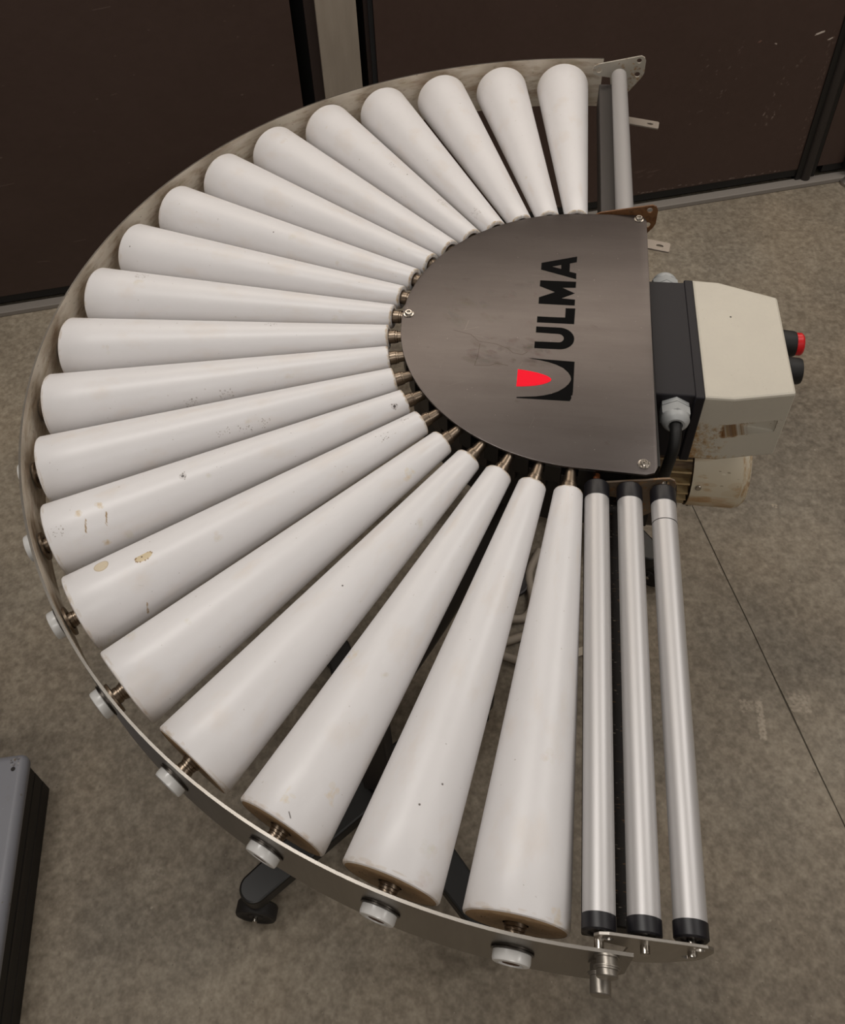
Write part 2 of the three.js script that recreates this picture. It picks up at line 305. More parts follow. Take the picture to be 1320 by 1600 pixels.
function rollerTex(i) {
  return canvasTex(512, 1024, (g, w, h) => {
    const im = g.createImageData(w, h), ox = (rnd() * 1024) | 0, oy = (rnd() * 1024) | 0;
    for (let y = 0; y < h; y++) for (let x = 0; x < w; x++) { const k = ((y + oy) & 1023) * 1024 + ((x * 2 + ox) & 1023), v = n1[k] * 3.5, e = n3[k] > 0.15 ? (n3[k] - 0.15) * 13 : 0; const o = (y * w + x) * 4; im.data[o] = 222 + v - e * 0.5; im.data[o + 1] = 220 + v - e; im.data[o + 2] = 221 + v - e * 1.6; im.data[o + 3] = 255; }
    g.putImageData(im, 0, 0);
    specks(g, w, h, 26, [92, 82, 72], 0.5, 0.6, 1.5); specks(g, w, h, 16, [150, 140, 126], 0.4, 1, 3);
    for (let k = 0; k < 5; k++) blot(g, rnd() * w, rnd() * h, rr(6, 22), [190, 174, 148], 0.07, 12);
    for (let k = 0; k < 4; k++) { const x = rnd() * w, y = rnd() * h; g.strokeStyle = 'rgba(140,132,122,0.25)'; g.lineWidth = 1; g.beginPath(); g.moveTo(x, y); g.lineTo(x + rr(-12, 12), y + rr(2, 16)); g.stroke(); }
    // grime of touch marks at the rim and hub ends
    for (let k = 0; k < 70; k++) { g.fillStyle = `rgba(150,122,84,${rr(0.03, 0.14)})`; g.beginPath(); g.ellipse(rnd() * w, rr(0, 10), rr(2, 14), rr(1, 4), 0, 0, 6.3); g.fill(); }
    for (let k = 0; k < 90; k++) { g.fillStyle = `rgba(150,116,70,${rr(0.05, 0.2)})`; g.beginPath(); g.ellipse(rnd() * w, h - rr(0, 5), rr(4, 22), rr(1, 4), 0, 0, 6.3); g.fill(); }
    for (const [ri, v, deg, kind] of STAINS) if (ri === i) {
      const x = ((deg / 360 + 1) % 1) * w, y = h - v * h, rad = (r0 + (r1 - r0) * v) * 6.283, sx = w / rad, sy = h / RL;      // pixels per metre
      const el = (dx, dy, rx, ry, c, a) => { g.fillStyle = `rgba(${c},${a})`; g.beginPath(); g.ellipse(x + dx * sx, y - dy * sy, rx * sx, ry * sy, 0, 0, 6.3); g.fill(); };
      if (kind === 'dot') el(0, 0, 0.001, 0.001, '60,52,46', 0.85);
      if (kind === 'chip') { el(0, 0, 0.0016, 0.0018, '40,36,34', 0.9); for (let k = 0; k < 9; k++) el(rr(-1, 1) * 0.005, rr(-1, 1) * 0.004, 0.0008, 0.0008, '80,72,66', 0.5); el(0, 0, 0.004, 0.005, '120,110,100', 0.18); }
      if (kind === 'dots') for (let k = 0; k < 16; k++) el(rr(-1, 1) * 0.007, rr(-1, 1) * 0.009, rr(0.0003, 0.0009), rr(0.0003, 0.0009), '88,76,64', rr(0.3, 0.7));
      if (kind === 'smudge') for (let k = 0; k < 34; k++) el(rr(-1, 1) * 0.007, rr(-1, 1) * 0.01, rr(0.0003, 0.0016), rr(0.0003, 0.0014), '120,110,102', rr(0.1, 0.32));
      if (kind === 'yellow') for (let k = 0; k < 14; k++) el(rr(-1, 1) * 0.006, rr(-1, 1) * 0.008, rr(0.001, 0.004), rr(0.001, 0.004), '205,184,146', 0.13);
      if (kind === 'ring') { for (let k = 0; k < 14; k++) el(rr(-1, 1) * 0.004, rr(-1, 1) * 0.003, rr(0.001, 0.003), rr(0.001, 0.003), '190,160,118', 0.14); }
      if (kind === 'drip') for (let k = 0; k < 26; k++) { const s = rnd(); el((s - 0.5) * 0.016 + (k % 2 ? 1 : -1) * (1 - s) * 0.0016, (0.5 - s) * 0.006 + rr(-0.0006, 0.0006), 0.0016, 0.0005, '130,94,52', 0.35); }
      if (kind === 'blob') { el(0, 0, 0.0085, 0.0085, '205,188,158', 0.75); g.strokeStyle = 'rgba(160,135,98,0.6)'; g.lineWidth = 1.6; g.beginPath(); g.ellipse(x, y, 0.0085 * sx, 0.0085 * sy, 0, 0, 6.3); g.stroke(); }
      if (kind === 'crust') { el(0, 0, 0.005, 0.0105, '198,176,134', 0.8); for (let k = 0; k < 12; k++) { const t = rnd() * 6.3; el(0.005 * Math.cos(t), 0.0105 * Math.sin(t), 0.001, 0.001, '120,88,52', 0.7); } el(0.001, 0.002, 0.0009, 0.0009, '50,38,28', 0.9); }
      if (kind === 'dash') { g.strokeStyle = 'rgba(60,54,50,0.8)'; g.lineWidth = 1.6; g.beginPath(); g.moveTo(x, y); g.lineTo(x + 8, y + 9); g.stroke(); }
    }
  });
}
const endTex = canvasTex(512, 512, (g, w, h) => {               // the rim-side face of a roller: tan, with black scuffs
  g.fillStyle = 'rgb(176,150,118)'; g.fillRect(0, 0, w, h);
  for (let k = 0; k < 200; k++) blot(g, rnd() * w, rnd() * h, rr(8, 34), rnd() < 0.5 ? [150, 120, 88] : [196, 172, 142], 0.16, 8);
  for (let k = 0; k < 70; k++) { const t = rnd() * 6.3, d = rr(60, 235); g.strokeStyle = `rgba(44,34,26,${rr(0.3, 0.8)})`; g.lineWidth = rr(1.5, 4); g.beginPath(); g.arc(256, 256, d, t, t + rr(0.02, 0.16)); g.stroke(); }
});
const gFrustum = frustum();
const gEnd = (() => { const g = new THREE.RingGeometry(0.012, r1 - 0.0032, 64, 2); g.rotateY(Math.PI / 2); g.translate(RL - 0.0002, 0, 0); return g; })();
const gInner = latheX([[-0.034, 0], [-0.034, 0.0062], [-0.0125, 0.0078], [-0.012, 0.0092], [-0.0105, 0.0092], [-0.0103, 0.0088], [-0.0095, 0.0088], [-0.009, 0.0096], [0.004, 0.0096], [0.004, 0]], 24);
const gOuter = latheX([[RL - 0.004, 0], [RL - 0.004, 0.0105], [RL + 0.003, 0.0105], [RL + 0.0035, 0.0095], [RL + 0.006, 0.0095], [RL + 0.0065, 0.0088], [RL + 0.0085, 0.0088], [RL + 0.009, 0.0095], [RL + 0.018, 0.0095], [RL + 0.018, 0]], 24);
const gSeatRing = latheX([[RL + 0.0135, 0.011], [RL + 0.0135, 0.0185], [RL + 0.0165, 0.0185], [RL + 0.0165, 0.011]], 28);
const gWasher = latheX([[RL + 0.0232, 0], [RL + 0.0232, 0.0195], [RL + 0.0246, 0.0195], [RL + 0.0247, 0.0178], [RL + 0.0256, 0.0178], [RL + 0.0257, 0.0196], [RL + 0.0266, 0.0196], [RL + 0.0266, 0]], 36);
const gNut = latheX([[RL + 0.0264, 0], [RL + 0.0264, 0.0166], [RL + 0.0272, 0.0174], [RL + 0.034, 0.0174], [RL + 0.0362, 0.0166], [RL + 0.0368, 0.015], [RL + 0.0368, 0.0115], [RL + 0.0345, 0.0105], [RL + 0.0345, 0]], 36, 0.5);
const gCore = cylX(RL + 0.034, RL + 0.0362, 0.0085, 16);
const endMat = std(0xffffff, 0.6, 0, { map: endTex }), coreMat = std(0x4a2d18, 0.7);
for (let i = 0; i < 20; i++) {
  const th = (90 + (i - 9.5) * 9.067 - 0.479) * Math.PI / 180, d = new THREE.Vector3(-Math.sin(th), 0, -Math.cos(th));
  const a = d.clone().multiplyScalar(R0).setY(Y0).add(new THREE.Vector3(0, 0, 0.009)), b = d.clone().multiplyScalar(R1).setY(Y1), ax = b.clone().sub(a).normalize();
  const side = ax.clone().cross(new THREE.Vector3(0, 1, 0)).normalize(), up = side.clone().cross(ax);
  const r = mesh('tapered_roller', gFrustum, std(0xffffff, 0.42, 0, { map: rollerTex(i), clearcoat: 0.08, clearcoatRoughness: 0.3 }), conveyor);
  r.applyMatrix4(new THREE.Matrix4().makeBasis(ax, up, side).setPosition(a)); r.scale.x = b.distanceTo(a) / RL;
  mesh('end_face', gEnd, endMat, r);
  mesh('hub_axle', gInner, M.agedSteel, r);
  mesh('rim_axle', gOuter, M.agedSteel, r);
  mesh('seat_ring', gSeatRing, M.agedSteel, r);
  const lift = new THREE.Vector3(-0.0025, 0.006, 0);
  const wsh = mesh('washer', gWasher, std(0x55504b, 0.4, 0.9), r); wsh.position.copy(lift);
  const nut = mesh('cap_nut', gNut, M.whiteCap, r); nut.position.copy(lift); nut.userData.label = 'white plastic cap nut outside the guard';
  const core = mesh('bolt_core', gCore, coreMat, r); core.position.copy(lift);
}

// --- outer guard: a bent steel strip
{
  const path = [[0.03, -RG]]; for (let k = 0; k <= 120; k++) { const t = k / 120 * Math.PI; path.push([-RG * Math.sin(t), -RG * Math.cos(t)]); } path.push([0.022, RG], [0.04, RG]);
  const T = 0.003, pos = [], uv = [], idx = []; let s = 0;
  path.forEach(([x, z], k) => {
    const [xa, za] = path[Math.max(0, k - 1)], [xb, zb] = path[Math.min(path.length - 1, k + 1)], l = Math.hypot(xb - xa, zb - za), nx = (za - zb) / l * -1, nz = (xb - xa) / l * -1;
    if (k) s += Math.hypot(x - path[k - 1][0], z - path[k - 1][1]);
    const last = k === path.length - 1, yt = 0.8508, yb = last ? 0.79 : 0.752;
    // inner = toward the centre
    const inn = [x, z], out = [x - nx * T, z - nz * T];
    for (const [p, y] of [[inn, yt], [inn, yb], [out, yt], [out, yb]]) { pos.push(p[0], y, p[1]); uv.push(s, y); }
  });
  let idi = []; const q = (a, b, c, d) => idx.push(a, b, c, a, c, d), qi = (a, b, c, d) => idi.push(a, b, c, a, c, d);
  for (let k = 0; k < path.length - 1; k++) { const o = k * 4, n = o + 4; qi(o, n, n + 1, o + 1); q(o + 2, o + 3, n + 3, n + 2); q(o, o + 2, n + 2, n); q(o + 1, n + 1, n + 3, o + 3); }
  q(0, 1, 3, 2); const e = (path.length - 1) * 4; q(e, e + 2, e + 3, e + 1);
  const g = new THREE.BufferGeometry(); g.setAttribute('position', new THREE.Float32BufferAttribute(pos, 3)); g.setAttribute('uv', new THREE.Float32BufferAttribute(uv, 2)); g.setIndex(idx);
  const gi = g.clone(); gi.setIndex(idi);
  const gg = mesh('outer_guard', toCreasedNormals(g, 0.6), new THREE.MeshPhysicalMaterial({ map: stainlessTex, color: 0xd0cfce, roughness: 0.4, metalness: 1, bumpMap: streak, bumpScale: 0.00003, side: THREE.DoubleSide }), conveyor);
  const grimeTex = canvasTex(2048, 256, (c, w, h) => {           // inner side: dull steel with dried brown grime, thickest low down where crumbs collect
    c.fillStyle = 'rgb(212,203,189)'; c.fillRect(0, 0, w, h);
    for (let k = 0; k < 900; k++) { const y = rnd(); blot(c, rnd() * w, y * h, rr(6, 30), rnd() < 0.55 ? [128, 106, 78] : [194, 186, 172], 0.09, 9, rr(0.6, 1.6)); }
    for (let k = 0; k < 20; k++) { const x = (0.03 + ((90 + (k - 9.5) * 9.067 - 0.479) * Math.PI / 180) * RG) / 2.5 * w; for (let j = 0; j < 60; j++) { const t = rnd() * 6.3, r = rr(34, 62); blot(c, x + Math.cos(t) * r * 0.8, h * 0.55 + Math.sin(t) * r * 2, rr(4, 15), [104, 80, 52], 0.09, 7); } }
    specks(c, w, h, 500, [74, 56, 38], 0.5, 0.6, 2); specks(c, w, h, 300, [206, 200, 188], 0.5, 0.6, 2);
  });
  { const v = gi.attributes.uv; for (let i = 0; i < v.count; i++) v.setXY(i, v.getX(i) / 2.5, (v.getY(i) - 0.752) / 0.0988); }
  mesh('inner_face', toCreasedNormals(gi, 0.6), new THREE.MeshPhysicalMaterial({ map: grimeTex, roughness: 0.45, metalness: 0.25, bumpMap: streak, bumpScale: 0.00003, side: THREE.DoubleSide }), gg);
  gg.userData.label = 'bent steel guard strip around the roller ends';
  for (const [x, y, len] of [[0.019, 0.842, 0], [0.0165, 0.815, 0.0085]]) {
    const b = mesh('guard_bolt', toZ(latheX([[0.7826, 0], [0.7826, 0.0105], [0.7842, 0.0105], [0.7843, 0.009], [0.7905, 0.009], [0.7908, 0.0112], [0.792, 0.0112], [0.7921, 0.0105], [0.7935, 0.0105], [0.7936, 0.0092], [0.7985 + len, 0.0092], [0.7993 + len, 0.0085], [0.7993 + len, 0]], 28).translate(0, 0, 0)).translate(x, y, 0), M.boltSteel, conveyor);
    b.userData.label = 'steel bolt and spacer on the near guard end';
  }
}

// --- hub under the cover plate
const CX = 0, CZ = -0.006, PR = 0.2615;
function plan(r, x1, shrink, corner = 0) {                       // half circle plus a straight stretch to x1
  const p = []; for (let k = 0; k <= 72; k++) { const t = Math.PI / 2 + k / 72 * Math.PI; p.push([CX + r * Math.cos(t), CZ + r * Math.sin(t)]); }
  const z0 = CZ - r * 1.012, z1 = CZ + r * 1.012;
  if (corner) { const c = corner; p.push([x1 - c, z0 + shrink], [x1 - c * 0.3, z0 + c * 0.3 + shrink], [x1, z0 + c + shrink]); p.push([x1 - 0.006, z1 - c], [x1 - 0.006 - c * 0.3, z1 - c * 0.3], [x1 - 0.006 - c, z1]); }
  else p.push([x1, z0 + shrink], [x1, z1 - shrink]);
  return p;
}
const hub = mesh('inner_hub', extrudeY(plan(0.249, 0.088, 0.006), 0.725, 0.8485), M.hub, conveyor);
for (let i = 0; i <= 20; i++) {
  const th = (90 + (i - 10) * 9.067 - 0.479) * Math.PI / 180, x = -Math.sin(th), z = -Math.cos(th);
  const t = mesh('bearing_tab', box(0.012, 0.03, 0.021, 0, 0, 0, 0.0008), std(0x1b1715, 0.38, 0.4), hub); t.position.set(x * 0.2545 + CX, 0.8325, z * 0.2545 + CZ); t.rotation.y = Math.atan2(-z, x);
}
for (let i = 0; i < 20; i++) {                                   // stiffening plates hanging below the axles
  const th = (90 + (i - 9.5) * 9.067 - 0.479) * Math.PI / 180;
  const t = mesh('axle_seat', box(0.008, 0.034, 0.026, 0, 0, 0, 0.001), std(0x2b241f, 0.5, 0.4), hub); t.position.set(-Math.sin(th) * 0.2525 + CX, 0.812, -Math.cos(th) * 0.2525 + CZ); t.rotation.y = Math.atan2(Math.cos(th), -Math.sin(th));
}

// --- cover plate with print and screws
{
  const g = extrudeY(plan(PR, 0.09, 0.002, 0.014), 0.8496, 0.8528, 0.0006), q = g.attributes.position, uv = g.attributes.uv;
  for (let i = 0; i < q.count; i++) uv.setXY(i, (q.getX(i) + 0.28) / 0.4, 1 - (q.getZ(i) + 0.3) / 0.6);
  const plate = mesh('cover_plate', toCreasedNormals(g, 0.5), std(0xffffff, 0.4, 1, { map: plateTex, bumpMap: streak, bumpScale: 0.00002 }), conveyor);
  plate.userData.label = 'worn brushed steel cover plate with black and red print';
  const print = (n, pts, m, holes = [], soft = false) => {
    const conv = a => a.map(([x, z]) => [x / 1000, z / 1000]);
    let p = conv(pts); if (soft) p = new THREE.CatmullRomCurve3(p.map(v => new THREE.Vector3(v[0], v[1], 0)), false, 'centripetal').getPoints(60).map(v => [v.x, v.y]);
    mesh(n, extrudeY(p, 0.8526, 0.85302, 0, holes.map(conv)), m, plate);
  };
  print('letter_a', [[-68, -138.8], [-15.4, -157.6], [-15.9, -144], [-26, -140.2], [-26.2, -120.6], [-16.3, -117.4], [-16.5, -104.2], [-68, -123]], M.print, [[[-52, -130.9], [-38.9, -136.1], [-38.6, -126.2]]]);
  print('letter_m', [[-68.4, -97.6], [-16.4, -98], [-16.9, -84.4], [-36, -83.1], [-18.1, -71.7], [-37, -59.2], [-17.6, -57.7], [-18, -44.9], [-69, -45.3], [-69, -59.2], [-46.3, -72.5], [-68.6, -84.5]], M.print);
  print('letter_l', [[-69.8, -17.5], [-31, -17.9], [-30.7, -38.1], [-17, -38.4], [-18.3, -5.1], [-69.8, -5.1]], M.print);
  const arc = (cx, cz, rx, rz, n) => Array.from({ length: n + 1 }, (_, k) => { const t = -Math.PI / 2 + k / n * Math.PI; return [cx + rx * Math.cos(t), cz + rz * Math.sin(t)]; });
  print('letter_u', [[-70.5, 3.8], ...arc(-38.5, 25.7, 20.7, 22.1, 20), [-71.5, 47.9], [-71.4, 34.6], ...arc(-39.6, 25.4, 7.6, 8.6, 14).reverse(), [-70.4, 16]], M.print);
  const para = (x0, x1, zc, h0, h1, n) => Array.from({ length: n + 1 }, (_, k) => { const s = k / n * 2 - 1; return [x0 + (x1 - x0) * (1 - Math.abs(s) ** 2.4) , zc + (s < 0 ? h0 : h1) * s]; });
  print('emblem_frame', [[-77.8, 68.4], [-16.8, 70.5], [-18.3, 127], [-18.9, 133.5], [-20.6, 134.2], [-20.2, 139], [-22.2, 144.2], [-90.7, 144.6], [-90.7, 142.8], [-78, 141.2], [-66, 139.6], [-56, 137], [-46, 133], [-37, 127.6], [-29, 120], [-24, 113], [-21.6, 107], [-21, 103.5], [-22.2, 97.5], [-25.5, 91], [-32, 83.5], [-41, 78], [-51, 74.2], [-61, 71.6], [-70, 69.8]], M.print);
  print('emblem_centre', [[-91.6, 91.1], [-83, 92], [-74.6, 93.4], [-66, 95.4], [-58, 98], [-52, 100.8], [-48, 104], [-46.6, 107], [-48, 110.4], [-52, 113.6], [-58, 116.8], [-66, 119.6], [-74.6, 121.4], [-83, 122.8], [-92, 123.6]], M.printRed);
  for (const [x, z] of [[0.0785, -0.2575], [0.068, 0.2425], [-0.2525, -0.009]]) {
    const h = mesh('plate_screw', toY(latheX([[0, 0], [0, 0.0075], [0.0012, 0.0075], [0.0014, 0.0054], [0.004, 0.0054], [0.0048, 0.0046], [0.0048, 0.0028], [0.0026, 0.0026], [0.0026, 0]], 24, 0.4)), M.brightSteel, plate); h.position.set(x, 0.8527, z);
  }
}

// --- straight guide rollers
function capEnd(x0, x1, r) { return latheX([[x0, 0], [x0, r * 0.45], [x0 + (x1 > x0 ? 1 : -1) * 0.003, r * 0.62], [x0 + (x1 > x0 ? 1 : -1) * 0.003, r * 0.93], [x0 + (x1 > x0 ? 1 : -1) * 0.005, r], [x1, r]], 40, 0.5); }
const RR = 0.01455, YR = 0.8356;
[[0.0132, 0.2775, 0.7505], [0.0519, 0.278, 0.7485], [0.0911, 0.2785, 0.746]].forEach(([x, za, zb], i) => {
  const r = mesh('guide_roller', toZ(latheX([[za + 0.011, RR - 0.001], [za + 0.0115, RR], [zb - 0.0005, RR], [zb, RR - 0.001]], 64, 0.5)), M.alu, conveyor);
  r.position.set(x, YR, 0); r.userData.label = 'silver metal guide roller with black end caps';
  mesh('end_cap', toZ(capEnd(za - 0.0135, za + 0.0118, RR + 0.0006)), M.black, r);
  mesh('end_cap', toZ(latheX([[zb - 0.0002, RR + 0.0006], [zb + 0.0125, RR + 0.0006], [zb + 0.014, RR - 0.001], [zb + 0.014, RR * 0.72], [zb + 0.012, RR * 0.62], [zb + 0.0125, RR * 0.42], [zb + 0.0125, 0]], 40, 0.5)), M.black, r);
  mesh('axle', toZ(cylX(za - 0.028, za - 0.01, 0.0042)), i ? M.brightSteel : M.copper, r);
  mesh('axle', toZ(cylX(zb + 0.01, zb + 0.028, 0.0042)), M.brightSteel, r);
  if (i === 2) mesh('seam_ring', toZ(latheX([[za + 0.0395, RR - 0.0006], [za + 0.0395, RR + 0.00015], [za + 0.0405, RR + 0.00015], [za + 0.0405, RR - 0.0006]], 64)), M.darkSteel, r);
});
{
  const r = mesh('guide_roller', toZ(cylX(-0.7441, -0.279, 0.0143, 64, 0.001)), M.greyPlastic, conveyor); r.position.set(0.0597, YR, 0); r.userData.label = 'matt grey guide roller at the far end';
  mesh('axle', toZ(cylX(-0.757, -0.744, 0.0042)), M.brightSteel, r); mesh('axle', toZ(cylX(-0.279, -0.268, 0.0042)), M.brightSteel, r);
}
// --- end brackets
{
  const shape = new THREE.Shape(); const o = [[0.02, 0.829], [0.044, 0.826], [0.05, 0.79], [0.056, 0.785], [0.066, 0.785], [0.083, 0.798], [0.104, 0.828], [0.107, 0.836], [0.107, 0.86], [0.104, 0.867], [0.098, 0.87], [0.092, 0.869], [0.019, 0.853], [0.0115, 0.848], [0.009, 0.841], [0.0115, 0.833]];
  o.forEach(([x, y], k) => k ? shape.lineTo(x, y) : shape.moveTo(x, y)); shape.closePath();
  const hole = (x, y, r) => { const h = new THREE.Path(); h.absarc(x, y, r, 0, 6.2832, true); shape.holes.push(h); };
  hole(0.0215, 0.841, 0.0052); hole(0.0945, 0.8605, 0.0045); hole(0.0945, 0.833, 0.005);
  const g = new THREE.ExtrudeGeometry(shape, { depth: 0.0022, bevelEnabled: true, bevelThickness: 0.0003, bevelSize: 0.0003, bevelOffset: -0.0003, bevelSegments: 1, curveSegments: 10 });
  const rustTex = k => canvasTex(256, 256, (c, w, h) => {
    c.fillStyle = ['rgb(190,184,173)', 'rgb(118,82,52)', 'rgb(120,104,88)'][k]; c.fillRect(0, 0, w, h);
    for (let n = 0; n < 420; n++) {
      const x = rnd(), y = rnd(), p = k === 1 ? 0.85 : k === 2 ? 0.5 : (x > 0.62 && y > 0.42 ? 0.75 : 0.1);
      if (rnd() < p) blot(c, x * w, y * h, rr(5, 15), k === 1 ? [[86, 50, 26], [116, 70, 34], [58, 38, 26]][n % 3] : [[176, 122, 66], [140, 92, 50], [110, 76, 48]][n % 3], 0.2, 8);
    }
  });
  const mat = k => { const t = rustTex(k); t.repeat.set(9, 9); t.offset.set(-0.1, -7.05); return std(0xffffff, 0.5, [0.5, 0.1, 0.3][k], { map: t }); };
  [[-0.7566, 0.2, 'far outer end bracket with rust'], [-0.2735, 0.75, 'rusty bracket beside the cover plate'], [0.2575, 0.5, 'bracket holding the hub end of the guide rollers'], [0.7665, 0.05, 'near end bracket holding the guide rollers']].forEach(([z, a, label], k) => {
    const b = mesh('end_bracket', g, k === 3 ? M.steel : mat(k), conveyor); b.position.z = z; if (k === 2) b.position.y = -0.02; if (k === 3) { b.rotation.z = -0.2; b.position.set(-0.168, 0.021, z); } b.userData.label = label;
  });
}
// --- cross beams from the hub to the guard, straps
{
  const dirtTex = canvasTex(256, 1024, (g, w, h) => { g.fillStyle = 'rgb(34,29,26)'; g.fillRect(0, 0, w, h); specks(g, w, h, 700, [150, 104, 60], 0.8, 0.8, 3); specks(g, w, h, 420, [214, 200, 180], 0.9, 0.5, 2); specks(g, w, h, 400, [14, 12, 11], 0.7, 1, 4); });
  const near = mesh('cross_beam', planarUV(box(0.04, 0.045, 0.5, 0.026, 0.77, 0.496, 0.002), 4), std(0xffffff, 0.6, 0, { map: dirtTex }), conveyor); near.userData.label = 'black cross beam dusted with crumbs';
  const far = mesh('cross_beam', planarUV(box(0.032, 0.05, 0.5, 0.041, 0.787, -0.505, 0.002), 4), std(0x4a4644, 0.5, 0.3), conveyor); far.userData.label = 'dark grey cross beam at the far end';
  const strap = (z, len) => {
    const s = new THREE.Shape(); s.moveTo(0, -0.0125); s.lineTo(len - 0.004, -0.0125); s.quadraticCurveTo(len, -0.0125, len, -0.0085); s.lineTo(len, 0.0085); s.quadraticCurveTo(len, 0.0125, len - 0.004, 0.0125); s.lineTo(0, 0.0125); s.closePath();
    const h = new THREE.Path(); h.absellipse(len - 0.017, 0, 0.006, 0.0035, 0, 6.2832, true); s.holes.push(h);
    const g = new THREE.ExtrudeGeometry(s, { depth: 0.0025, bevelEnabled: true, bevelThickness: 0.0003, bevelSize: 0.0003, bevelOffset: -0.0003, bevelSegments: 1, curveSegments: 8 });
    g.rotateX(-Math.PI / 2); g.rotateZ(-0.1); const o = mesh('strap', g, std(0x9c9288, 0.5, 0.5), conveyor); o.position.set(0.05, 0.752, z); o.rotation.y = -0.12; return o;
  };
  strap(-0.735, 0.098).userData.label = 'flat steel strap with a hole sticking out at the far end';
  strap(-0.344, 0.098).userData.label = 'flat steel strap with a slot beside the cover plate';
}
// --- drive: control box on the flat side, motor below it
const creamTex = canvasTex(1024, 1024, (g, w, h) => {            // u = x*2.5, v = y*2.5 on the near face; top face reads u = x, v = -z
  g.fillStyle = 'rgb(195,189,176)'; g.fillRect(0, 0, w, h);
  const im = g.getImageData(0, 0, w, h); for (let i = 0; i < w * h; i++) { const v = n1[i] * 5 + n2[i] * 2; im.data[i * 4] += v; im.data[i * 4 + 1] += v; im.data[i * 4 + 2] += v * 0.8; } g.putImageData(im, 0, 0);
  specks(g, w, h, 240, [110, 86, 54], 0.4, 0.8, 2);
});
const dirtyCream = (k) => canvasTex(1024, 512, (g, w, h) => {
  g.fillStyle = 'rgb(205,194,172)'; g.fillRect(0, 0, w, h);
  for (let i = 0; i < 260; i++) blot(g, rnd() * w, rnd() * h, rr(8, 46), rnd() < 0.6 ? [158, 112, 62] : [220, 210, 190], 0.13, 12, rr(1, 2), rnd() * 3);
  for (let i = 0; i < 60 * k; i++) blot(g, rr(0, 1) * w, rr(0, 0.5) * h, rr(4, 26), [106, 70, 38], 0.2, 10, rr(1, 2.5), rnd() * 3);
  specks(g, w, h, 200, [70, 52, 34], 0.6, 0.8, 3); specks(g, w, h, 120, [228, 220, 204], 0.6, 1, 5);
});
